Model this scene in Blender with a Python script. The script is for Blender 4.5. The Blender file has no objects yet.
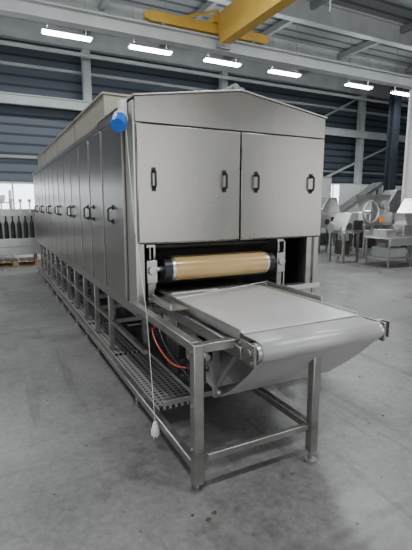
import bpy, bmesh, math, random
from mathutils import Vector, Matrix
random.seed(4)
COL = bpy.context.scene.collection
W = {}

# ---------------- materials ----------------
def mat(name, col, rough=.5, metal=0.0, noise=0.0, nscale=5.0, stretch=(1,1,1), bump=0.0, emit=None, estr=0, col2=None, rvar=0.0, detail=4):
    m = bpy.data.materials.new(name); m.use_nodes = True
    nt = m.node_tree; b = nt.nodes['Principled BSDF']
    b.inputs['Base Color'].default_value = (*col, 1)
    b.inputs['Roughness'].default_value = rough
    b.inputs['Metallic'].default_value = metal
    if emit:
        b.inputs['Emission Color'].default_value = (*emit, 1)
        b.inputs['Emission Strength'].default_value = estr
    if noise > 0 or col2 or bump > 0:
        tc = nt.nodes.new('ShaderNodeTexCoord'); mp = nt.nodes.new('ShaderNodeMapping')
        mp.inputs['Scale'].default_value = stretch
        n = nt.nodes.new('ShaderNodeTexNoise'); n.inputs['Scale'].default_value = nscale; n.inputs['Detail'].default_value = detail
        nt.links.new(tc.outputs['Object'], mp.inputs['Vector']); nt.links.new(mp.outputs[0], n.inputs['Vector'])
        r = nt.nodes.new('ShaderNodeValToRGB')
        c2 = col2 if col2 else tuple(max(0, c*(1-noise)) for c in col)
        c1 = col if col2 else tuple(min(1, c*(1+noise)) for c in col)
        r.color_ramp.elements[0].color = (*c2, 1); r.color_ramp.elements[1].color = (*c1, 1)
        r.color_ramp.elements[0].position = .3; r.color_ramp.elements[1].position = .7
        nt.links.new(n.outputs['Fac'], r.inputs[0]); nt.links.new(r.outputs[0], b.inputs['Base Color'])
        if rvar > 0:
            mr = nt.nodes.new('ShaderNodeMapRange'); mr.inputs['To Min'].default_value = rough-rvar; mr.inputs['To Max'].default_value = rough+rvar
            nt.links.new(n.outputs['Fac'], mr.inputs['Value']); nt.links.new(mr.outputs[0], b.inputs['Roughness'])
        if bump > 0:
            bp = nt.nodes.new('ShaderNodeBump'); bp.inputs['Strength'].default_value = bump; bp.inputs['Distance'].default_value = .01
            nt.links.new(n.outputs['Fac'], bp.inputs['Height']); nt.links.new(bp.outputs[0], b.inputs['Normal'])
    return m

M_panel = mat('satin_stainless_panel', (.315,.307,.28), .28, .97, .16, 1.2, (1,1,.6), rvar=.11, bump=.12)
M_side = mat('brushed_side_panel', (.32,.312,.288), .32, .93, .17, 1.2, (1,1,.6), rvar=.11, bump=.12)
M_edge = mat('folded_panel_edge', (.52,.51,.48), .35, .85, .06, 3)
M_roof = mat('grey_tan_roof_panel', (.35,.33,.27), .48, .5, .12, 2)
M_steel = mat('brushed_stainless', (.42,.415,.40), .32, .9, .14, 6, (1,1,8), rvar=.08)
M_tube = mat('stainless_tube', (.34,.335,.32), .33, .9, .18, 8, rvar=.08)
M_bright = mat('bright_stainless', (.60,.60,.59), .3, .88, .08, 5, rvar=.06)
M_plate = mat('near_white_table_plate', (.70,.70,.69), .32, .3, .05, 3, rvar=.07)
M_black = mat('black_plastic', (.012,.012,.013), .4, 0, .2, 20)
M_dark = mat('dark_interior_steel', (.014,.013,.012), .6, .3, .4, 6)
M_under = mat('dark_mottled_steel', (.07,.067,.06), .5, .7, .3, 6)  # dark steel with mottled tone, for backing and underside parts
M_belt = mat('pale_conveyor_belt', (.42,.42,.41), .4, .2, .10, 4, rvar=.06)
M_brown = mat('amber_ptfe_roller', (.56,.40,.19), .2, .15, .0, 2.2, (1,1,1), col2=(.47,.32,.14), detail=3)
M_white = mat('white_plastic', (.75,.75,.73), .4, 0, .04, 10)
M_blue = mat('blue_plastic', (.02,.15,.62), .35, 0, .1, 10)
M_red = mat('red_hose', (.45,.05,.03), .4, 0, .1, 10)
M_yellow = mat('crane_yellow_paint', (.62,.38,.06), .45, 0, .14, 2)
M_grey = mat('grey_painted_steel', (.26,.28,.28), .5, .2, .1, 2)
M_lgrey = mat('light_grey_paint', (.50,.52,.52), .5, .1, .1, 2)
M_dcol = mat('dark_blue_column_paint', (.035,.043,.056), .5, .1, .2, 2)
M_emit = mat('fluorescent_tube', (.9,.95,1), .5, 0, emit=(.88,.95,1), estr=32)
M_win = mat('daylight_glazing', (.8,.85,.9), .2, 0, emit=(.88,.94,1), estr=4.0)
M_wood = mat('pallet_wood', (.35,.24,.14), .8, 0, .3, 6, (1,8,1))
M_leaf = mat('dry_leaf', (.07,.05,.035), .8, 0, .3, 20)
M_orange = mat('orange_plastic', (.65,.22,.04), .5, 0, .1, 10)
M_wallp = mat('pale_wall_panel', (.34,.36,.37), .6, 0, .08, 1)
M_pale = mat('pale_screen_panel', (.58,.60,.60), .5, 0, .05, 1)

def add(nt, t): return nt.nodes.new(t)
M_perf = mat('perforated_tread', (.33,.33,.31), .45, .5)
nt = M_perf.node_tree; b = nt.nodes['Principled BSDF']
tc = add(nt,'ShaderNodeTexCoord'); vo = add(nt,'ShaderNodeTexVoronoi'); vo.voronoi_dimensions='2D'; vo.inputs['Scale'].default_value = 22; vo.inputs['Randomness'].default_value = 0
nt.links.new(tc.outputs['Object'], vo.inputs['Vector'])
rr = add(nt,'ShaderNodeValToRGB'); rr.color_ramp.elements[0].position=.27; rr.color_ramp.elements[0].color=(.03,.03,.03,1)
rr.color_ramp.elements[1].position=.33; rr.color_ramp.elements[1].color=(.42,.42,.40,1)
nt.links.new(vo.outputs['Distance'], rr.inputs[0]); nt.links.new(rr.outputs[0], b.inputs['Base Color'])

# concrete floor
M_floor = mat('worn_concrete', (.30,.305,.31), .4)
nt = M_floor.node_tree; b = nt.nodes['Principled BSDF']
tc = add(nt,'ShaderNodeTexCoord')
def nz(sc,det,ro=.5,stretch=None,rot=.5):
    n=add(nt,'ShaderNodeTexNoise'); n.inputs['Scale'].default_value=sc; n.inputs['Detail'].default_value=det; n.inputs['Roughness'].default_value=ro
    if stretch:
        mp=add(nt,'ShaderNodeMapping'); mp.inputs['Scale'].default_value=stretch; mp.inputs['Rotation'].default_value=(0,0,rot)
        nt.links.new(tc.outputs['Object'],mp.inputs['Vector']); nt.links.new(mp.outputs[0],n.inputs['Vector'])
    else: nt.links.new(tc.outputs['Object'],n.inputs['Vector'])
    return n
n1=nz(1.3,12,.72); n2=nz(26,8,.6); n3=nz(5,8,.7); n4=nz(6.0,5,.55,(1,.07,1)); n5=nz(60,3); n6=nz(5.0,5,.5,(.08,1,1),-.3); n7=nz(14,4,.5)
mx = add(nt,'ShaderNodeMath'); mx.operation='ADD'; ms = add(nt,'ShaderNodeMath'); ms.operation='MULTIPLY'; ms.inputs[1].default_value=.55
nt.links.new(n2.outputs['Fac'], ms.inputs[0]); nt.links.new(n1.outputs['Fac'], mx.inputs[0]); nt.links.new(ms.outputs[0], mx.inputs[1])
rr = add(nt,'ShaderNodeValToRGB'); rr.color_ramp.elements[0].position=.58; rr.color_ramp.elements[0].color=(.108,.108,.104,1)
rr.color_ramp.elements[1].position=.95; rr.color_ramp.elements[1].color=(.215,.214,.207,1)
nt.links.new(mx.outputs[0], rr.inputs[0])
last=rr.outputs[0]
for n,p0,p1,c,f in ((n3,.38,.48,.72,.8),(n4,.34,.40,.6,.7),(n6,.32,.37,.6,.6),(n5,.30,.36,.45,.8),(n7,.26,.29,.45,.9)):
    st = add(nt,'ShaderNodeValToRGB'); st.color_ramp.elements[0].position=p0; st.color_ramp.elements[0].color=(c,c*.99,c*.97,1)
    st.color_ramp.elements[1].position=p1; st.color_ramp.elements[1].color=(1,1,1,1)
    nt.links.new(n.outputs['Fac'], st.inputs[0])
    mm = add(nt,'ShaderNodeMix'); mm.data_type='RGBA'; mm.blend_type='MULTIPLY'; mm.inputs[0].default_value=f
    nt.links.new(last, mm.inputs[6]); nt.links.new(st.outputs[0], mm.inputs[7]); last=mm.outputs[2]
nt.links.new(last, b.inputs['Base Color'])
mr = add(nt,'ShaderNodeMapRange'); mr.inputs['From Min'].default_value=.3; mr.inputs['From Max'].default_value=.7; mr.inputs['To Min'].default_value=.26; mr.inputs['To Max'].default_value=.44
nt.links.new(n3.outputs['Fac'], mr.inputs['Value']); nt.links.new(mr.outputs[0], b.inputs['Roughness'])
b.inputs['Specular IOR Level'].default_value=.45
bp = add(nt,'ShaderNodeBump'); bp.inputs['Strength'].default_value=.12; bp.inputs['Distance'].default_value=.004
nt.links.new(n2.outputs['Fac'], bp.inputs['Height']); nt.links.new(bp.outputs[0], b.inputs['Normal'])

def ribbed(name, c1, c2, axis, scale, rough=.45):
    m = mat(name, c1, rough, .2)
    nt = m.node_tree; b = nt.nodes['Principled BSDF']
    g = add(nt,'ShaderNodeNewGeometry'); sp = add(nt,'ShaderNodeSeparateXYZ'); nt.links.new(g.outputs['Position'], sp.inputs[0])
    mm = add(nt,'ShaderNodeMath'); mm.operation='MULTIPLY'; mm.inputs[1].default_value=scale
    nt.links.new(sp.outputs[axis], mm.inputs[0])
    fr = add(nt,'ShaderNodeMath'); fr.operation='FRACT'; nt.links.new(mm.outputs[0], fr.inputs[0])
    r = add(nt,'ShaderNodeValToRGB'); e = r.color_ramp.elements
    e[0].position=0; e[0].color=(*c2,1); e[1].position=1; e[1].color=(*c1,1)
    x=e.new(.22); x.color=(*c2,1); x=e.new(.3); x.color=(*c1,1); x=e.new(.92); x.color=(*c1,1)
    nt.links.new(fr.outputs[0], r.inputs[0]); nt.links.new(r.outputs[0], b.inputs['Base Color'])
    bp = add(nt,'ShaderNodeBump'); bp.inputs['Strength'].default_value=.5; bp.inputs['Distance'].default_value=.03
    nt.links.new(r.outputs[0], bp.inputs['Height']); nt.links.new(bp.outputs[0], b.inputs['Normal'])
    return m
M_clad = ribbed('blue_grey_cladding', (.10,.122,.15), (.03,.037,.05), 'Z', 3.0)
M_ceil = ribbed('corrugated_ceiling', (.26,.275,.285), (.08,.085,.09), 'Y', 2.0)

# ---------------- mesh builder ----------------
class MB:
    def __init__(s): s.bm = bmesh.new()
    def box(s, x0,x1,y0,y1,z0,z1):
        r = bmesh.ops.create_cube(s.bm, size=1)
        M = Matrix.Translation(((x0+x1)/2,(y0+y1)/2,(z0+z1)/2)) @ Matrix.Diagonal((abs(x1-x0),abs(y1-y0),abs(z1-z0),1))
        bmesh.ops.transform(s.bm, matrix=M, verts=r['verts']); return s
    def _orient(s, p1, p2):
        p1=Vector(p1); p2=Vector(p2); d=p2-p1; L=d.length
        q = d.to_track_quat('Z','X') if abs(d.normalized().z)>.999 else d.to_track_quat('Z','Y')
        return Matrix.Translation((p1+p2)/2) @ q.to_matrix().to_4x4(), L
    def bar(s, p1,p2,w,h=None):
        h = h or w; M,L = s._orient(p1,p2)
        r = bmesh.ops.create_cube(s.bm, size=1)
        bmesh.ops.transform(s.bm, matrix=M@Matrix.Diagonal((w,h,L,1)), verts=r['verts']); return s
    def cyl(s, p1,p2,r1,r2=None,seg=20):
        M,L = s._orient(p1,p2)
        r = bmesh.ops.create_cone(s.bm, cap_ends=True, segments=seg, radius1=r1, radius2=r1 if r2 is None else r2, depth=L)
        bmesh.ops.transform(s.bm, matrix=M, verts=r['verts']); return s
    def torus(s, c, R, r, axis='Y', a0=0, a1=2*math.pi, n=28):
        pts=[]
        for i in range(n+1):
            a=a0+(a1-a0)*i/n; u,v=R*math.cos(a),R*math.sin(a)
            pts.append(Vector(c)+ (Vector((u,0,v)) if axis=='Y' else Vector((0,u,v)) if axis=='X' else Vector((u,v,0))))
        return s.path(pts, r)
    def path(s, pts, r, seg=8):
        pts=[Vector(p) for p in pts]; rings=[]
        for i,p in enumerate(pts):
            d=(pts[min(i+1,len(pts)-1)]-pts[max(i-1,0)]).normalized()
            q=d.to_track_quat('Z','Y') if abs(d.y)<.95 else d.to_track_quat('Z','X')
            rings.append([s.bm.verts.new(p+q@Vector((r*math.cos(2*math.pi*k/seg), r*math.sin(2*math.pi*k/seg),0))) for k in range(seg)])
        for a,b2 in zip(rings,rings[1:]):
            off=min(range(seg), key=lambda o:(a[0].co-b2[o].co).length)
            for k in range(seg):
                try: s.bm.faces.new((a[k],a[(k+1)%seg],b2[(k+1+off)%seg],b2[(k+off)%seg]))
                except ValueError: pass
        return s
    def prism(s, poly, axis, a, b):
        def P(u,v,t): return (t,u,v) if axis=='X' else (u,t,v) if axis=='Y' else (u,v,t)
        A=[s.bm.verts.new(P(u,v,a)) for u,v in poly]; B=[s.bm.verts.new(P(u,v,b)) for u,v in poly]
        s.bm.faces.new(A); s.bm.faces.new(B[::-1]); n=len(A)
        for i in range(n): s.bm.faces.new((A[i],A[(i+1)%n],B[(i+1)%n],B[i]))
        return s
    def strip(s, poly, x0, x1):
        A=[s.bm.verts.new((x0,y,z)) for y,z in poly]; B=[s.bm.verts.new((x1,y,z)) for y,z in poly]
        for i in range(len(A)-1): s.bm.faces.new((A[i],A[i+1],B[i+1],B[i]))
        return s
    def done(s, name, m, parent=None, bevel=0.0, smooth=True, origin=None, solid=0, **props):
        bm=s.bm; bmesh.ops.recalc_face_normals(bm, faces=bm.faces)
        co=[v.co for v in bm.verts]
        mn=Vector((min(c.x for c in co),min(c.y for c in co),min(c.z for c in co))); mxx=Vector((max(c.x for c in co),max(c.y for c in co),max(c.z for c in co)))
        o = Vector(origin) if origin else Vector(((mn.x+mxx.x)/2,(mn.y+mxx.y)/2,mn.z))
        bmesh.ops.translate(bm, verts=bm.verts, vec=-o)
        me=bpy.data.meshes.new(name); bm.to_mesh(me); bm.free()
        me.materials.append(m); ob=bpy.data.objects.new(name, me); COL.objects.link(ob)
        if smooth:
            me.shade_smooth()
            try: me.set_sharp_from_angle(angle=math.radians(35))
            except Exception: pass
        if parent is not None:
            ob.parent=parent; ob.location = o-W[parent.name]
        else: ob.location=o
        W[ob.name]=o
        if solid:
            md=ob.modifiers.new('solid','SOLIDIFY'); md.thickness=solid; md.offset=0
        if bevel:
            md=ob.modifiers.new('bevel','BEVEL'); md.width=bevel; md.segments=2; md.limit_method='ANGLE'; md.angle_limit=math.radians(40)
        for k,v in props.items(): ob[k]=v
        return ob
def boxes(lst, name, m, parent, **kw):
    return [MB().box(*b).done(name, m, parent, **kw) for b in lst]
def empty(name, loc, **props):
    e=bpy.data.objects.new(name,None); e.empty_display_size=.2; e.location=loc; COL.objects.link(e); W[e.name]=Vector(loc)
    for k,v in props.items(): e[k]=v
    return e
def clone(root, delta, **props):
    kids=[(c,[g for g in c.children]) for c in root.children]
    n=root.copy(); COL.objects.link(n); n.location=root.location+Vector(delta); W[n.name]=W[root.name]+Vector(delta)
    for c,gs in kids:
        k=c.copy(); k.parent=n; COL.objects.link(k); W[k.name]=W[c.name]+Vector(delta)
        for g in gs:
            q=g.copy(); q.parent=k; COL.objects.link(q)
    for k2,v in props.items(): n[k2]=v
    return n

# ---------------- room ----------------
S=dict(kind='structure')
MB().box(-14,26,-8,17,-.2,0).done('floor',M_floor,smooth=False,**S)
MB().box(-14,26,17,17.25,0,7.7).done('wall_back',M_clad,smooth=False,**S)
MB().box(26,26.25,-8,17.25,0,7.7).done('wall_right',M_clad,smooth=False,**S)
MB().box(-14,26.25,-8,17.25,7.7,7.9).done('ceiling',M_ceil,smooth=False,**S)
MB().box(-14,-9,-8.2,-8,0,7.7).box(-2.6,.4,-8.2,-8,0,7.7).box(6.5,10,-8.2,-8,0,7.7).box(17,26,-8.2,-8,0,7.7).box(-9,-2.6,-8.2,-8,5,7.7).box(.4,6.5,-8.2,-8,5,7.7).box(10,17,-8.2,-8,5,7.7).done('wall_front_unseen',M_wallp,smooth=False,**S)  # unseen wall added for contrast; its door gaps let world light in
MB().box(-14.2,-14,-8,17.25,0,1.0).box(-14.2,-14,-8,17.25,5.2,7.7).box(-14.2,-14,2,4,1,5.2).box(-14.2,-14,10,12,1,5.2).done('wall_left_unseen',M_wallp,smooth=False,**S)  # unseen wall added at the side; its openings shape the incoming light
def window(n,x0,x1,z0,z1,bars):
    fr=empty('window_%d'%n,((x0+x1)/2,16.95,z0),kind='structure')
    MB().box(x0,x1,16.94,16.98,z0,z1).done('glazing',M_win,fr,smooth=False)
    f=MB(); f.box(x0-.06,x1+.06,16.9,17,z1,z1+.08).box(x0-.06,x1+.06,16.9,17,z0-.08,z0).box(x0-.06,x0,16.9,17,z0,z1).box(x1,x1+.06,16.9,17,z0,z1)
    for i in range(1,bars):
        xx=x0+(x1-x0)*i/bars; f.box(xx-.03,xx+.03,16.9,17,z0,z1)
    f.done('frame',M_lgrey,fr,smooth=False)
window(1,-3.2,1.6,1.0,2.3,6)
window(2,15.2,19.5,1.6,2.6,5)
k=1
for y in (11.0,14.0,16.4):
    f=MB(); f.box(-14,26,y-.12,y+.12,7.64,7.7).box(-14,26,y-.02,y+.02,7.1,7.64).box(-14,26,y-.12,y+.12,7.04,7.1)
    f.done('trim_%d'%k,M_lgrey,smooth=False,**S); k+=1
for x in (-4.5,-.5,3.5,6.4,9.2,13.2,17.3):
    MB().box(x-.07,x+.07,-8,17,7.42,7.62).done('trim_%d'%k,M_grey,smooth=False,**S); k+=1
# far runway girder, girts, service pipes
MB().box(-14,26,16.1,16.28,4.9,4.94).box(-14,26,16.17,16.21,4.94,5.2).box(-14,26,16.1,16.28,5.2,5.24).done('trim_%d'%k,M_lgrey,smooth=False,**S); k+=1
for z,t,m in ((3.2,.1,M_grey),(6.3,.1,M_lgrey)):
    MB().box(-14,26,16.8,16.98,z,z+t).done('trim_%d'%k,m,smooth=False,**S); k+=1
for y,z,r in ((13.2,6.75,.05),(13.4,6.75,.03),(15.6,6.6,.07)):
    MB().cyl((-14,y,z),(26,y,z),r,seg=10).done('trim_%d'%k,M_lgrey,**S); k+=1
for a,b_ in (((9.3,16.75,3.0),(17.2,16.75,6.9)),((10.5,16.72,1.0),(20.5,16.72,5.0))):
    MB().bar(a,b_,.1,.1).done('trim_%d'%k,M_lgrey,smooth=False,**S); k+=1

def hcol(x,y,w,d,h,m,label):
    e=empty('steel_column',(x,y,0),label=label,category='column')
    MB().box(x-w/2,x+w/2,y-d/2,y-d/2+.03,0.02,h).box(x-w/2,x+w/2,y+d/2-.03,y+d/2,0.02,h).box(x-.015,x+.015,y-d/2+.01,y+d/2-.01,0.02,h).done('column_profile',m,e,smooth=False)
    MB().box(x-w/2-.06,x+w/2+.06,y-d/2-.06,y+d/2+.06,0,.02).done('base_plate',m,e,smooth=False)
    return e
for x in (-4.5,3.5,9.2,17.3):
    c=hcol(x,16.45,.28,.28,7.04,M_lgrey,'light grey H-section steel column standing against the cladding')
    c['group']='columns along the cladded wall'
hcol(16.3,13.6,.42,.3,7.04,M_dcol,'dark blue steel H column beside the machinery')
hcol(12.4,9.6,.26,.26,5.18,M_white,'white-painted steel column carrying the crane rail')

# crane
RZ=5.2
rail=empty('crane_rail',(6,9.6,RZ),label='long grey steel crane runway beam spanning the hall',category='crane rail')
MB().box(-14,26,9.47,9.73,RZ,RZ+.03).box(-14,26,9.585,9.615,RZ+.03,RZ+.27).box(-14,26,9.47,9.73,RZ+.27,RZ+.3).done('runway_beam',M_lgrey,rail,smooth=False)
MB().box(-14,26,9.57,9.63,RZ+.3,RZ+.34).done('track_bar',M_grey,rail,smooth=False)
crane=empty('bridge_crane',(5.4,9.6,RZ+.34),label='yellow overhead bridge crane resting on the grey runway beam',category='crane')
c0=RZ+.38; gx=5.12
MB().prism([(3.35,c0+.05),(3.5,c0),(6.5,c0),(6.65,c0+.05),(6.65,c0+.17),(6.5,c0+.22),(3.5,c0+.22),(3.35,c0+.17)],'Y',9.53,9.67).done('end_carriage',M_yellow,crane,bevel=.01)
MB().prism([(-5,RZ+.1),(9.3,RZ+.1),(9.44,c0+.02),(9.44,c0+.40),(-5,c0+.40)],'X',gx,gx+.26).done('girder',M_yellow,crane,bevel=.01,smooth=False)
boxes([(gx-.09,gx+.36,9.445,9.78,c0+.23,c0+.38)],'mounting_plate',M_yellow,crane,smooth=False)
boxes([(gx+.28,gx+.32,-5,9.3,RZ+.40,RZ+.44),(gx-.06,gx+.32,9.35,9.43,RZ+.02,RZ+.1)],'cable_tray',M_grey,crane,smooth=False)
MB().bar((4.3,9.6,c0+.22),(gx+.05,9.5,c0+.5),.06).done('brace',M_yellow,crane)
MB().bar((6.2,9.6,c0+.22),(gx+.2,9.5,c0+.5),.06).done('brace',M_yellow,crane)
MB().box(gx+.06,gx+.2,5.6,6.0,RZ-.12,RZ+.09).cyl((gx+.13,5.8,RZ-.5),(gx+.13,5.8,RZ-.1),.012).done('hoist_trolley',M_grey,crane,bevel=.01)
for x in (3.8,6.2):
    MB().cyl((x,9.55,RZ+.411),(x,9.65,RZ+.411),.07).done('wheel',M_grey,crane)

def lamp(x,y,z):
    e=empty('ceiling_light',(x,y,z),label='long suspended fluorescent batten light, switched on',category='ceiling light',group='rows of fluorescent lights')
    MB().box(x-.65,x+.65,y-.1,y+.1,z,z+.05).prism([(y-.1,z),(y+.1,z),(y+.14,z-.03),(y-.14,z-.03)],'X',x-.66,x-.65).prism([(y-.1,z),(y+.1,z),(y+.14,z-.03),(y-.14,z-.03)],'X',x+.65,x+.66).done('housing',M_lgrey,e,smooth=False)
    for s in (-.06,.06): MB().cyl((x-.62,y+s,z-.035),(x+.62,y+s,z-.035),.034).done('tube',M_emit,e)
    for s in (-.5,.5): MB().cyl((x+s,y,z+.05),(x+s,y,7.7),.008,seg=6).done('hanger',M_grey,e)
    return e
def area(x,y,z,sx,sy,p,rot=(0,0,0),col=(.97,.985,1)):
    l=bpy.data.lights.new('lamp_and_fill','AREA'); l.shape='RECTANGLE'; l.size=sx; l.size_y=sy; l.energy=p; l.color=col
    o=bpy.data.objects.new('lamp_and_fill',l); o.location=(x,y,z); o.rotation_euler=rot; COL.objects.link(o); return o
l0=lamp(2.2,12.5,6.05)
xs=(-.2,4.55,6.95,9.4,12.9,15.4)
for x in xs: clone(l0,(x-2.2,0,0))
for x in (2.2,)+xs:
    area(x,12.5,5.97,1.2,.1,75)
    area(x,12.5,6.12,1.2,.1,20,(math.pi,0,0))  # added uplight that brightens the ceiling, not a tube of the batten
for y in (6.0,-.5):
    for i in range(4): clone(l0,(-3+4*i,y-12.5,0))  # unseen lamp rows, added to light the hall from above
for x in (-.8,3.2,7.2,11.2):
    area(x,6,5.97,1.2,.12,165); area(x,-.5,5.97,1.2,.12,145)  # area lights for the added rows out of view
    area(x,6,6.12,1.2,.12,25,(math.pi,0,0))  # added uplight for the ceiling above the unseen row

# ---------------- tunnel oven ----------------
oven=empty('tunnel_oven',(1.8,6.2,0),label='long grey stainless tunnel oven with gabled hood and outfeed conveyor',category='industrial oven')
XL,XR,YF,YB=.96,2.70,3.0,10.5
ZB,ZE,ZP=.74,2.30,2.43
MB().box(XL+.03,XR,3.62,YB,ZB,2.26).done('housing',M_under,oven,bevel=.006)
boxes([(XL,XL+.05,YF+.001,3.62,ZB,ZE-.01),(XR-.05,XR,YF+.001,3.62,ZB,ZE-.01)],'cheek_panel',M_side,oven,smooth=False)
xm=(XL+XR)/2
MB().prism([(XL-.002,2.132),(XR+.002,2.132),(XR+.002,ZE),(xm,ZP),(XL-.002,ZE)],'Y',YF-.022,YF-.002).done('gable_panel',M_panel,oven,bevel=.003,smooth=False)
MB().prism([(XL-.012,ZE),(xm,ZP),(XR+.012,ZE),(XR+.012,ZE+.012),(xm,ZP+.012),(XL-.012,ZE+.012)],'Y',YF-.035,4.15).done('hood_roof',M_edge,oven,bevel=.003,smooth=False)
MB().prism([(XL,2.27),(XR,2.27),(XR,ZE-.002),(xm,ZP-.002),(XL,ZE-.002)],'Y',4.1,4.14).box(XL,XL+.03,3.62,4.1,2.265,ZE-.002).done('hood_back',M_side,oven,smooth=False)
MB().box(xm-.03,xm+.07,3.05,3.3,ZP+.01,ZP+.05).cyl((xm+.02,3.1,ZP+.05),(xm+.02,3.3,ZP+.05),.04).done('roof_vent',M_steel,oven)
MB().box(1.06,2.6,4.25,YB,2.26,2.60).box(1.04,2.62,4.23,YB+.02,2.60,2.62).done('roof_box',M_roof,oven,bevel=.004,smooth=False)
boxes([(1.052,1.06,y-.01,y+.01,2.27,2.595) for y in (5.8,7.4,9.0)],'roof_seam',M_side,oven,smooth=False)

def handle(p, axis, parent, h=.13,r=.0095):
    x,y,z=p; pts=[]
    for i in range(13):
        a=math.pi*i/12; o=.042*min(1,1.6*math.sin(a)); zz=z-(h/2)*math.cos(a)
        pts.append((x,y-o,zz) if axis=='Y' else (x-o,y,zz))
    m=MB().path(pts,r)
    for s in (-1,1):
        if axis=='Y': m.box(x-.014,x+.014,y-.01,y,z+s*h/2-.02,z+s*h/2+.02)
        else: m.box(x-.01,x,y-.014,y+.014,z+s*h/2-.02,z+s*h/2+.02)
    m.done('handle',M_black,parent,label='black bow handle')
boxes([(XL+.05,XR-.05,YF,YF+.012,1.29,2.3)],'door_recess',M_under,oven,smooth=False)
def fdoor(x0,x1,hs):
    d=MB().box(x0,x1,YF-.028,YF-.001,1.27,2.123).box(x0+.01,x1-.01,YF-.01,YF+.02,1.26,1.272).done('door',M_panel,oven,bevel=.007)
    for hx in hs: handle((hx,YF-.028,1.735),'Y',d)
fdoor(XL+.002,xm-.006,(1.085,1.675)); fdoor(xm+.006,XR-.002,(1.975,2.555))
MB().box(XL-.014,XL,YF+.0,3.2,ZB+.02,ZE-.02).done('corner_strip',M_edge,oven,smooth=False)
edges=[3.22,3.90]+[3.90+.55*i for i in range(1,13)]
for n,(y,y1) in enumerate(zip(edges,edges[1:])):
    y1=min(y1-.03,YB)
    d=MB().box(XL-.03,XL+.028,y,y1,.80,2.20).done('door',M_side,oven,bevel=.006)
    MB().box(XL-.034,XL-.03,y+.0,y+.022,.80,2.20).done('lit_edge_fold',M_edge,d,smooth=False)  # lighter strip paints in the light caught by each door's front edge
    hy = y1-.12 if n%2 else y+.12
    if n==0: hy=3.56
    handle((XL-.03,hy,1.47),'X',d,h=.12,r=.008)
boxes([(XL-.03,XL+.03,3.2,YB,2.205,2.26),(XL-.02,XL+.03,YF,YB,ZB-.03,.795)],'side_trim',M_tube,oven,smooth=False)
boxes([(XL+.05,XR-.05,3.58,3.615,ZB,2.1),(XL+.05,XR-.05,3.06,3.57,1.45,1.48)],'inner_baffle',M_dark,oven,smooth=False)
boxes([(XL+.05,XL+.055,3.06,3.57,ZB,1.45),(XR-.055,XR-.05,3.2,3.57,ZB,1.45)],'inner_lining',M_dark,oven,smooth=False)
boxes([(XL+.05,XR-.05,3.03,3.06,1.28,1.295),(1.0,1.16,3.01,3.05,ZB-.02,ZB+.04),(2.12,2.66,3.01,3.05,ZB-.02,ZB+.04),(2.58,2.65,3.02,3.06,ZB+.04,1.26)],'opening_frame',M_tube,oven,smooth=False)
boxes([(1.155,1.17,3.2,3.5,.87,1.22),(2.42,2.435,3.15,3.5,.80,1.22)],'inner_side_plate',M_steel,oven,smooth=False)
rz,ry=1.045,3.12
rol=MB().cyl((1.28,ry,rz),(2.15,ry,rz),.102,seg=44).done('roller',M_brown,oven,label='glossy even amber-brown non-stick roller')
for a,b_ in ((1.255,1.28),(2.15,2.175)): MB().cyl((a,ry,rz),(b_,ry,rz),.1,seg=36).done('collar',M_bright,rol)
for a,b_ in ((1.19,1.255),(2.175,2.24)): MB().cyl((a,ry,rz),(b_,ry,rz),.094,seg=36).done('end_cap',M_black,rol)
MB().cyl((1.05,ry,rz),(2.4,ry,rz),.02).done('shaft',M_bright,rol)
for x0,x1 in ((1.05,1.14),(2.29,2.38)):
    xc=(x0+x1)/2
    MB().box(x0,x1,ry-.05,ry+.1,rz-.10,rz+.08).cyl((xc,ry-.07,rz),(xc,ry-.05,rz),.035).cyl((xc,ry,rz+.08),(xc,ry,rz+.18),.010).done('bearing_block',M_steel,oven,bevel=.006)
    MB().box(xc-.025,xc+.025,ry-.02,ry+.06,ZB+.04,rz-.10).done('bearing_post',M_tube,oven)
    MB().box(xc-.035,xc+.035,ry-.03,ry+.05,rz+.18,rz+.2).done('adjuster_plate',M_steel,oven)
MB().cyl((1.1,3.4,1.2),(2.5,3.4,1.2),.035).done('inner_shaft',M_under,oven)
MB().cyl((1.2,3.25,.93),(2.3,3.25,.93),.03).done('inner_shaft',M_dark,oven)
MB().box(1.18,2.35,3.34,3.36,.88,.92).done('scraper_bar',M_under,oven)

# base frame
t=.05
boxes([(x-t/2,x+t/2,(1.925 if x<1 else 2.75),YB,.09,.145) for x in (.92,1.33,2.25,2.62)],'base_rail',M_tube,oven,bevel=.006)
boxes([(.948,2.59,yy-t/2,yy+t/2,.092,.122) for yy in (2.95,4.85,6.55,8.25,9.95)],'cross_rail',M_tube,oven,bevel=.004)
yy=4.0; i=0
while yy<10.45:
    MB().box(.99-t/2,.99+t/2,yy-t/2,yy+t/2,.141,ZB-.02).done('leg',M_tube,oven,bevel=.005)
    MB().box(1.02,1.30,yy-.02,yy+.02,.40,.44).done('brace_bar',M_tube,oven)
    if i%2==0: MB().box(1.33-t/2,1.33+t/2,yy-t/2,yy+t/2,.145,ZB-.02).done('leg',M_tube,oven,bevel=.005)
    MB().cyl((.92,yy+.3,0),(.92,yy+.3,.015),.03).cyl((.92,yy+.3,.01),(.92,yy+.3,.09),.012).done('foot',M_steel,oven)
    yy+=.62; i+=1
for yy in (3.05,5.7,8.25): MB().box(2.62-t/2,2.62+t/2,yy-t/2,yy+t/2,.145,ZB-.02).done('leg',M_tube,oven,bevel=.005)
MB().box(1.33-t/2,1.33+t/2,3.05-t/2,3.05+t/2,.145,ZB-.02).done('leg',M_tube,oven,bevel=.005)
for x,yy in [(.92,3.0)]+[(1.33,v) for v in (3.0,4.85,8.25)]+[(2.25,2.85),(2.62,2.85),(2.62,4.85),(2.62,8.25)]:
    MB().cyl((x,yy,0),(x,yy,.015),.035).cyl((x,yy,.01),(x,yy,.09),.012).done('foot',M_steel,oven)
y=2.6
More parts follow.
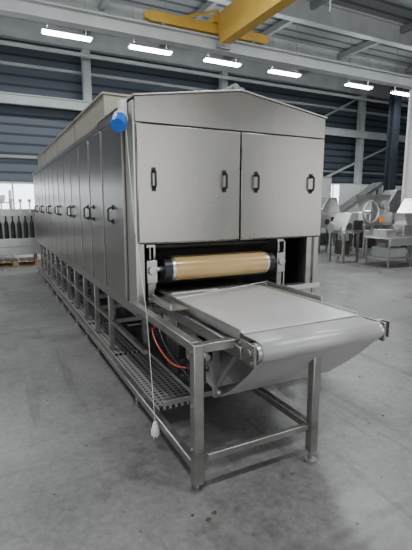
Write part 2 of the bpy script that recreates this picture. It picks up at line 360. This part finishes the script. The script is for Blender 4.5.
while y<YB-.2:
    y2=min(y+1.18,YB)
    MB().box(.946,1.275,y,y2,.124,.134).box(.946,.952,y,y2,.134,.155).box(1.269,1.275,y,y2,.134,.155).box(.952,1.269,y,y+.006,.134,.15).done('walkway_tread',M_perf,oven,smooth=False,origin=(1.11,y+.59,.134)); y+=1.2
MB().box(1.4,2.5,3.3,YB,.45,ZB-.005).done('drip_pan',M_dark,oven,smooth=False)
MB().bar((1.0,3.0,.42),(1.0,YB,.42),.035,.035).done('side_conduit',M_tube,oven)
MB().bar((1.33,3.08,.45),(1.33,YB,.45),.04,.04).done('inner_rail',M_tube,oven)
MB().box(1.5,1.9,4.0,4.5,.2,.44).cyl((1.7,3.8,.35),(1.7,4.0,.35),.09).done('drive_motor',M_under,oven,bevel=.01)
MB().box(1.38,1.46,3.1,3.29,.3,.55).cyl((1.42,3.02,.42),(1.42,3.1,.42),.035).done('gearbox',M_dark,oven,bevel=.01)
for y in (5.0,6.3,7.6,8.9):
    MB().box(1.4,1.7,y,y+.4,.2,.44).done('junction_box',M_under,oven,bevel=.01)

# conveyor frame
boxes([(.877,.935,1.855,1.913,.04,.84)],'leg',M_tube,oven,bevel=.006)
boxes([(1.615,1.668,1.782,1.835,.07,.70)],'leg',M_tube,oven,bevel=.006)
MB().cyl((.905,1.885,0),(.905,1.885,.015),.035).cyl((.905,1.885,.01),(.905,1.885,.05),.012).done('foot',M_steel,oven)
MB().cyl((1.64,1.81,0),(1.64,1.81,.015),.035).cyl((1.64,1.81,.01),(1.64,1.81,.08),.012).done('foot',M_steel,oven)
boxes([(.882,.932,1.913,YF,.79,.84),(.935,1.12,1.86,1.91,.79,.84),(.935,1.615,1.805,1.835,.21,.25),(1.62,1.665,1.835,2.9,.2,.25),
 (1.12,1.145,1.8,3.0,.74,.81),(2.08,2.105,1.8,3.0,.74,.81),(1.16,2.08,2.4,2.45,.70,.76),(1.668,2.10,1.8,1.83,.68,.70),(.94,1.12,2.9,2.95,.74,.79),(.95,1.62,2.5,2.54,.2,.24),(1.16,2.08,2.75,2.79,.66,.72)],
 'frame_bar',M_tube,oven,bevel=.004)
for x in (1.168,2.062):
    MB().bar((x,2.16,.73),(x,2.15,.38),.01,.05).cyl((x-.012,2.15,.41),(x+.012,2.15,.41),.035).done('hanger_arm',M_steel,oven)
    MB().bar((x,1.9,.74),(x,2.13,.46),.008,.025).done('strut',M_steel,oven)
MB().box(1.25,1.45,2.6,2.85,.40,.54).cyl((1.2,2.7,.47),(1.25,2.7,.47),.05).cyl((1.45,2.7,.45),(2.0,2.7,.45),.03).done('gear_motor',M_dark,oven,bevel=.01)
MB().cyl((1.16,2.75,.50),(1.18,2.75,.50),.08).done('drive_sprocket',M_under,oven)
MB().box(1.5,1.95,2.5,2.95,.26,.38).done('catch_tray',M_under,oven,bevel=.01)
MB().box(1.02,1.08,2.4,2.6,.45,.66).cyl((1.05,2.35,.55),(1.05,2.4,.55),.025).done('control_valve',M_dark,oven,bevel=.006)
# belt
R=.056; cy,cz=1.745,.848-.056; bx0,bx1=1.19,2.045
poly=[(3.5,.848),(cy,.848)]
for i in range(1,17):
    a=math.radians(90+ i*(158/16)); poly.append((cy+R*math.cos(a), cz+R*math.sin(a)))
ly,lz,lr=2.15,.41,.033
p0=Vector(poly[-1]); p1=Vector((ly+lr*math.cos(math.radians(222)), lz+lr*math.sin(math.radians(222))))
for i in range(1,14):
    u=i/14; p=p0.lerp(p1,u); sag=.022*math.sin(math.pi*u); poly.append((p.x+sag*.1,p.y-sag))
for i in range(0,9):
    a=math.radians(222+i*(58/8)); poly.append((ly+lr*math.cos(a), lz+lr*math.sin(a)))
for i in range(1,10):
    u=i/9; poly.append((2.17+1.13*u, .378+.25*u-.02*math.sin(math.pi*u)))
MB().strip(poly,bx0,bx1).done('belt',M_belt,oven,solid=.004,label='pale smooth conveyor belt sagging to a lower roller')
MB().cyl((1.165,cy,cz),(2.075,cy,cz),.051,seg=32).done('end_roller',M_bright,oven)
MB().cyl((1.17,ly,lz),(2.06,ly,lz),.028,seg=24).done('idler_roller',M_steel,oven)
MB().box(1.185,2.05,1.88,3.02,.853,.859).done('table_plate',M_plate,oven,bevel=.002,smooth=False,label='flat near-white table plate')
boxes([(1.172,1.184,1.90,3.02,.81,.872),(2.052,2.064,1.90,3.02,.81,.872)],'side_guide',M_bright,oven,smooth=False)
boxes([(1.02,1.165,2.55,2.98,.845,.852),(2.07,2.5,2.75,2.98,.845,.852)],'side_shelf',M_steel,oven,smooth=False)
boxes([(2.12,2.135,2.3,2.98,.852,.89),(2.14,2.5,2.74,2.755,.852,.89),(1.2,1.6,2.93,2.945,.872,.885),(1.05,1.065,2.6,2.98,.852,.88)],'guide_bar',M_bright,oven)
MB().cyl((1.14,2.72,.89),(2.12,2.98,.89),.005).done('guide_rod',M_bright,oven)
for x,s in ((1.148,-1),(2.088,1)):
    f=MB(); f.box(x-.008,x+.008,1.70,1.86,.73,.845).cyl((x-.02,cy,cz),(x+.02,cy,cz),.024).cyl((x+s*.01,1.84,.78),(x+s*.01,2.1,.78),.008)
    f.box(x-.018,x+.018,1.9,1.92,.75,.82)
    f.done('roller_bracket',M_tube,oven,bevel=.002)
    for yy,zz in ((1.72,.75),(1.83,.75),(1.83,.83)):
        MB().cyl((x+s*.008,yy,zz),(x+s*.017,yy,zz),.009,seg=6).done('bolt',M_bright,oven)
MB().box(2.10,2.15,1.77,1.80,.72,.84).box(2.145,2.153,1.72,1.80,.74,.84).done('end_bracket',M_steel,oven)
for z in (.25,.5,.8): MB().cyl((.87,1.885,z),(.878,1.885,z),.008,seg=6).done('bolt',M_bright,oven)
MB().box(.96,1.02,2.0,2.1,.55,.7).cyl((.99,2.05,.47),(.99,2.05,.55),.02).cyl((1.02,2.05,.62),(1.06,2.05,.62),.018).box(.98,1.0,2.03,2.07,.7,.79).done('air_valve',M_black,oven,bevel=.006)
MB().box(1.05,1.11,2.15,2.35,.60,.73).cyl((1.08,2.1,.66),(1.08,2.15,.66),.025).done('belt_actuator',M_steel,oven,bevel=.006)
def smoothpts(P,n=8):
    P=[Vector(p) for p in P]; out=[]
    Q=[2*P[0]-P[1]]+P+[2*P[-1]-P[-2]]
    for i in range(1,len(Q)-2):
        for j in range(n):
            t=j/n; a,b,c,d=Q[i-1],Q[i],Q[i+1],Q[i+2]
            out.append(.5*((2*b)+(c-a)*t+(2*a-5*b+4*c-d)*t*t+(3*b-3*c+d-a)*t**3))
    out.append(P[-1]); return out
MB().path(smoothpts([(1.02,2.85,.74),(.97,2.7,.70),(.9,2.55,.74),(.86,2.35,.70),(.9,2.2,.62),(.98,2.08,.62)]),.0045).done('air_hose',M_red,oven,label='thin red air hose')
MB().path(smoothpts([(1.05,2.95,.8),(1.0,2.6,.62),(1.03,2.3,.5),(1.0,2.08,.5)]),.006).done('air_hose',M_black,oven,label='thin black air hose')
MB().path(smoothpts([(1.1,2.9,.74),(1.08,2.6,.5),(1.12,2.4,.35),(1.2,2.45,.22)]),.005).done('air_hose',M_black,oven,label='thin black air hose')
sk=MB().box(.895,.945,3.10,3.2,2.14,2.30).done('power_inlet',M_white,oven,bevel=.012,label='white inlet box with blue cap')
MB().cyl((.92,3.15,2.21),(.88,3.07,2.16),.034,.046).cyl((.88,3.07,2.16),(.874,3.06,2.152),.056).done('inlet_sleeve',M_white,sk)
MB().cyl((.874,3.06,2.152),(.85,3.02,2.11),.052,.048).cyl((.85,3.02,2.11),(.84,3.0,2.095),.058,.05).done('inlet_cap',M_blue,sk,label='blue round socket cap')

cab=empty('power_cable',(.86,2.42,.04),label='thin white cable with plug dangling from the oven hood',category='power cable')
MB().path([(.885,2.955,2.06),(.886,2.90,1.75),(.884,2.80,1.35),(.872,2.63,1.0),(.862,2.54,.83),(.858,2.49,.6),(.858,2.44,.3),(.86,2.42,.15)],.0024).done('cable',M_white,cab)
MB().cyl((.86,2.42,.155),(.86,2.42,.10),.012,.026).cyl((.86,2.42,.10),(.86,2.42,.065),.028).cyl((.85,2.42,.065),(.85,2.42,.04),.004).cyl((.87,2.42,.065),(.87,2.42,.04),.004).done('plug',M_white,cab)

# ---------------- background left ----------------
def pallet(x,y,lab):
    m=MB()
    for i in range(7): m.box(x-.6+i*.175,x-.6+i*.175+.15,y-.4,y+.4,.12,.144)
    for j in (-.4,-.06,.28):
        m.box(x-.6,x+.6,y+j,y+j+.1,.0,.022)
        for i in (-.6,-.07,.46): m.box(x+i,x+i+.14,y+j,y+j+.1,.022,.12)
    return m.done('wooden_pallet',M_wood,None,smooth=False,label=lab,category='pallet',group='pallets under machinery')
for (x,y) in ((.5,12.0),(-.95,12.2)):
    pallet(x,y,'worn wooden pallet carrying a stainless machine')
    e=empty('filling_machine',(x,y,.144),label='stainless filling machine with row of dark upright nozzles on pallet',category='machine',group='machines on pallets')
    MB().box(x-.62,x+.62,y-.35,y+.35,.30,.70).box(x-.64,x+.64,y-.38,y-.35,.5,.72).done('body',M_bright,e,bevel=.01)
    MB().box(x-.6,x+.6,y+.05,y+.1,.70,1.45).done('back_panel',M_bright,e)
    boxes([(x-.62,x+.62,y-.28,y-.1,1.28,1.34),(x-.62,x-.58,y-.25,y-.15,.70,1.28),(x+.58,x+.62,y-.25,y-.15,.70,1.28)],'head_frame',M_bright,e)
    for i in range(7): MB().cyl((x-.45+i*.15,y-.2,.702),(x-.45+i*.15,y-.2,1.08),.055,.05,seg=12).cyl((x-.45+i*.15,y-.2,1.08),(x-.45+i*.15,y-.2,1.16),.05,.018,seg=12).cyl((x-.45+i*.15,y-.2,1.16),(x-.45+i*.15,y-.2,1.28),.018,seg=8).done('nozzle',M_black,e)
    for i in range(5): MB().cyl((x-.45+i*.22,y-.19,1.34),(x-.45+i*.22,y-.19,1.62),.018,seg=8).cyl((x-.45+i*.22,y-.19,1.62),(x-.45+i*.22,y-.19,1.70),.045,seg=10).done('valve_stem',M_white,e)
    for sx in (-.5,.5):
        for sy in (-.25,.25):
            MB().box(x+sx-.025,x+sx+.025,y+sy-.025,y+sy+.025,.144,.30).done('leg',M_tube,e)
e=empty('storage_rack',(-1.0,14.6,0),label='white wire rack with bins beside the window',category='rack')
f=MB()
for x in (-2.6,-1.0,.6):
    for y in (14.2,15.0): f.box(x-.03,x+.03,y-.03,y+.03,0,2.0)
for z in (.4,1.0,1.6): f.box(-2.6,.6,14.2,15.0,z,z+.04)
f.done('rack_frame',M_white,e)
for i in range(7):
    MB().prism([(-2.5+i*.43,1.64),(-2.15+i*.43,1.64),(-2.12+i*.43,1.85),(-2.53+i*.43,1.85)],'Y',14.25,14.7).done('bin',M_grey if i%2 else M_white,e,smooth=False)

# ---------------- background right ----------------
X,Y=9.75,9.0
e=empty('slicing_machine',(X+.3,Y,0),label='stainless processing machine with large hand wheel on a leg frame',category='machine')
MB().box(X-.2,X+.9,Y-.3,Y+.4,.95,1.35).done('body',M_bright,e,bevel=.02)
MB().prism([(X+.2,1.35),(X+.7,1.35),(X+.9,1.85),(X+.0,1.85)],'Y',Y-.2,Y+.3).done('hopper',M_steel,e,smooth=False)
MB().torus((X-.15,Y-.42,1.35),.30,.032).bar((X-.45,Y-.42,1.35),(X+.15,Y-.42,1.35),.03).bar((X-.15,Y-.42,1.05),(X-.15,Y-.42,1.65),.03).cyl((X-.15,Y-.45,1.35),(X-.15,Y-.25,1.35),.06).done('hand_wheel',M_bright,e)
MB().prism([(X-.95,1.0),(X-.2,1.05),(X-.2,1.12),(X-.95,1.07)],'Y',Y-.25,Y+.25).cyl((X-.95,Y-.27,1.03),(X-.95,Y+.27,1.03),.05).done('infeed_table',M_steel,e)
for sx in (-.15,.85):
    for sy in (-.25,.35): MB().bar((X+sx,Y+sy,.0),(X+sx,Y+sy,.95),.06).done('leg',M_tube,e)
MB().bar((X-.88,Y,0),(X-.88,Y,1.0),.05).done('leg',M_tube,e)
MB().box(X-.12,X+.82,Y-.22,Y+.32,.25,.3).done('shelf',M_tube,e)
MB().box(X-.1,X+.35,Y-.2,Y+.2,.3,.75).done('motor_housing',M_dark,e,bevel=.02)
MB().box(X+.3,X+.5,Y-.34,Y-.3,1.05,1.2).done('control_box',M_orange,e)
MB().cyl((X+.55,Y-.35,1.55),(X+.55,Y-.22,1.55),.12).done('gauge_motor',M_grey,e)

def cutter(X,Y,h,lab,m1,m2,w=.45):
    e=empty('cutting_machine',(X,Y,0),label=lab,category='machine')
    MB().box(X-w,X+w,Y-.3,Y+.3,.8,h-.5).prism([(X-w,h-.5),(X+w,h-.5),(X+w*.6,h),(X-w*.2,h)],'Y',Y-.28,Y+.28).done('body',m1,e,bevel=.015)
    MB().cyl((X-w-.2,Y,.95),(X-w,Y,.95),.13).done('side_motor',M_grey,e)
    MB().box(X+.05,X+.3,Y-.34,Y-.3,.9,1.15).done('control_box',m2,e)
    MB().cyl((X-.15,Y-.33,1.0),(X-.15,Y-.3,1.0),.09).done('inspection_cover',M_under,e)
    for sx in (-w+.05,w-.05):
        for sy in (-.25,.25): MB().bar((X+sx,Y+sy,0),(X+sx,Y+sy,.8),.06).done('leg',M_tube,e)
    MB().box(X-w+.08,X+w-.08,Y-.22,Y+.22,.2,.24).done('shelf',M_tube,e)
    MB().box(X-w+.15,X+w-.25,Y-.18,Y+.18,.24,.6).done('motor_housing',M_under,e,bevel=.02)
cutter(10.1,11.0,1.8,'tall stainless cutting machine with sloped cover and side motor',M_bright,M_dark)
cutter(11.15,10.2,1.65,'stainless machine with sloped cover and orange control box',M_steel,M_orange,.35)
cutter(13.5,11.1,2.1,'large stainless machine with sloped cover beside the columns',M_bright,M_dark,.5)
cutter(8.5,8.45,1.35,'low stainless machine with sloped cover and open leg frame',M_bright,M_dark,.3)
cutter(11.3,8.5,1.75,'wide stainless machine with sloped cover behind the work table',M_bright,M_under,.45)

X,Y=8.75,11.0
e=empty('belt_conveyor',(X,Y,0),label='small stainless belt conveyor with detector head on legs',category='conveyor')
MB().box(X-.6,X+.5,Y-.25,Y+.25,.78,.9).done('conveyor_bed',M_bright,e,bevel=.01)
MB().box(X-.62,X+.52,Y-.2,Y+.2,.9,.91).done('belt',M_under,e)
for sx in (-.5,.4):
    for sy in (-.2,.2): MB().bar((X+sx,Y+sy,0),(X+sx,Y+sy,.78),.04).done('leg',M_tube,e)
MB().box(X-.1,X+.25,Y-.2,Y+.2,1.0,1.45).box(X-.1,X-.06,Y-.2,Y-.16,.91,1.0).box(X+.21,X+.25,Y+.16,Y+.2,.91,1.0).done('detector_head',M_steel,e,bevel=.01)

X,Y=9.25,7.4
e=empty('work_table',(X,Y,0),label='stainless work table with raised rear edge and lower shelf',category='table')
MB().box(X-.7,X+1.0,Y-.4,Y+.4,.72,.76).box(X-.7,X+1.0,Y+.38,Y+.4,.76,.9).box(X-.7,X+1.0,Y-.4,Y-.37,.56,.72).done('table_top',M_bright,e,bevel=.005)
MB().box(X-.65,X+.95,Y-.35,Y+.35,.22,.25).done('shelf',M_steel,e)
for sx in (-.65,.15,.95):
    for sy in (-.35,.35): MB().bar((X+sx,Y+sy,0.0),(X+sx,Y+sy,.72),.04).done('leg',M_tube,e)
e=empty('feeding_machine',(X+.3,Y,.76),label='small stainless feeder with hopper standing on the table',category='machine')
MB().box(X,X+.5,Y-.2,Y+.2,.762,1.05).cyl((X-.1,Y,.92),(X,Y,.92),.09).done('body',M_steel,e,bevel=.015)
MB().prism([(X+.15,1.05),(X+.35,1.05),(X+.5,1.35),(X,1.35)],'Y',Y-.18,Y+.18).done('hopper',M_bright,e,smooth=False)
MB().box(X-.62,X-.27,Y-.2,Y+.2,.762,.93).box(X-.64,X-.25,Y-.22,Y+.22,.93,.945).done('tray_stack',M_bright,None,bevel=.006,label='stack of stainless trays on the work table',category='tray')
MB().box(X-.55,X+.05,Y-.28,Y+.28,.252,.5).done('steel_crate',M_grey,None,bevel=.01,label='grey crate on the lower shelf of the work table',category='crate')
e=empty('electrical_cabinet',(14.2,16.2,0),label='grey electrical cabinet against the wall',category='cabinet')
MB().box(13.6,14.8,15.7,16.05,0,2.9).done('body',M_grey,e,bevel=.01)
d=MB().box(13.65,14.75,15.67,15.7,.1,2.8).done('door',M_lgrey,e,bevel=.01)
MB().box(14.6,14.65,15.64,15.67,1.3,1.5).done('handle',M_black,d)
for px in (15.2,16.6,18.0,19.4):
    e=empty('partition_panel',(px,14.9,0),label='pale upright partition panel on feet behind the machinery',category='partition',group='pale partition panels')
    MB().box(px-.66,px+.66,14.88,14.92,.1,2.5).done('panel',M_pale,e,bevel=.005)
    for s in (-.5,.5): MB().box(px+s-.03,px+s+.03,14.7,15.1,0,.1).done('foot',M_grey,e)
e=empty('conveyor_unit',(12.5,12.5,0),label='stainless inclined conveyor unit on legs',category='conveyor')
MB().prism([(11.6,.9),(14.2,2.3),(14.2,2.45),(11.6,1.05)],'Y',12.2,12.7).done('conveyor_bed',M_bright,e)
for x,z in ((11.8,1.0),(14.0,2.2)):
    for yy in (12.25,12.65): MB().bar((x,yy,0),(x,yy,z),.06).done('leg',M_tube,e)
for tx,ty,sc in ((15.2,12.6,1),(12.1,10.8,.9)):
    e=empty('storage_tank',(tx,ty,0),label='stainless round tank on legs',category='tank',group='stainless tanks')
    r=.45*sc
    MB().cyl((tx,ty,.7),(tx,ty,1.6),r,seg=32).cyl((tx,ty,.4),(tx,ty,.7),.12,r,seg=32).cyl((tx,ty,1.6),(tx,ty,1.7),r,.1,seg=32).done('vessel',M_bright,e)
    for a in (0,2.1,4.2): MB().bar((tx+(r-.04)*math.cos(a),ty+(r-.04)*math.sin(a),0),(tx+(r-.04)*math.cos(a),ty+(r-.04)*math.sin(a),.8),.05).done('leg',M_tube,e)

for (x,y,r) in ((.86,1.66,.020),(.91,1.69,.016),(.80,1.72,.012),(2.5,2.0,.014),(.45,2.6,.008),(2.3,1.5,.010),(.3,3.4,.01),(2.9,2.6,.012),(.5,1.9,.006),(1.5,1.3,.008),(3.2,3.5,.012),(0,3,.007),(2.2,1.1,.012),(1.9,1.5,.006),(3.6,2.9,.013),(2.7,1.7,.009),(4.2,4.0,.014),(.2,2.2,.007),(3.0,1.8,.008)):
    m=MB(); pts=[]
    for i in range(10):
        a=2*math.pi*i/10; rr=r*(1 if i%2 else .7)*random.uniform(.7,1.3); pts.append((x+rr*math.cos(a),y+rr*.7*math.sin(a)))
    m.prism(pts,'Z',.001,.003); m.done('dry_leaf',M_leaf,None,smooth=False,label='small dry brown leaf on the concrete',category='leaf',group='leaves on the floor')

# ---------------- world ----------------
w=bpy.data.worlds.new('World'); bpy.context.scene.world=w; w.use_nodes=True
bg=w.node_tree.nodes['Background']; bg.inputs[0].default_value=(.97,.98,1,1); bg.inputs[1].default_value=2.8

cam=bpy.data.cameras.new('camera'); co=bpy.data.objects.new('camera',cam); COL.objects.link(co)
cam.sensor_fit='VERTICAL'; cam.sensor_height=36; cam.lens=36*420/550
co.location=(0,0,1.55); co.rotation_euler=(math.radians(90-9.46),0,math.radians(-27))
bpy.context.scene.camera=co
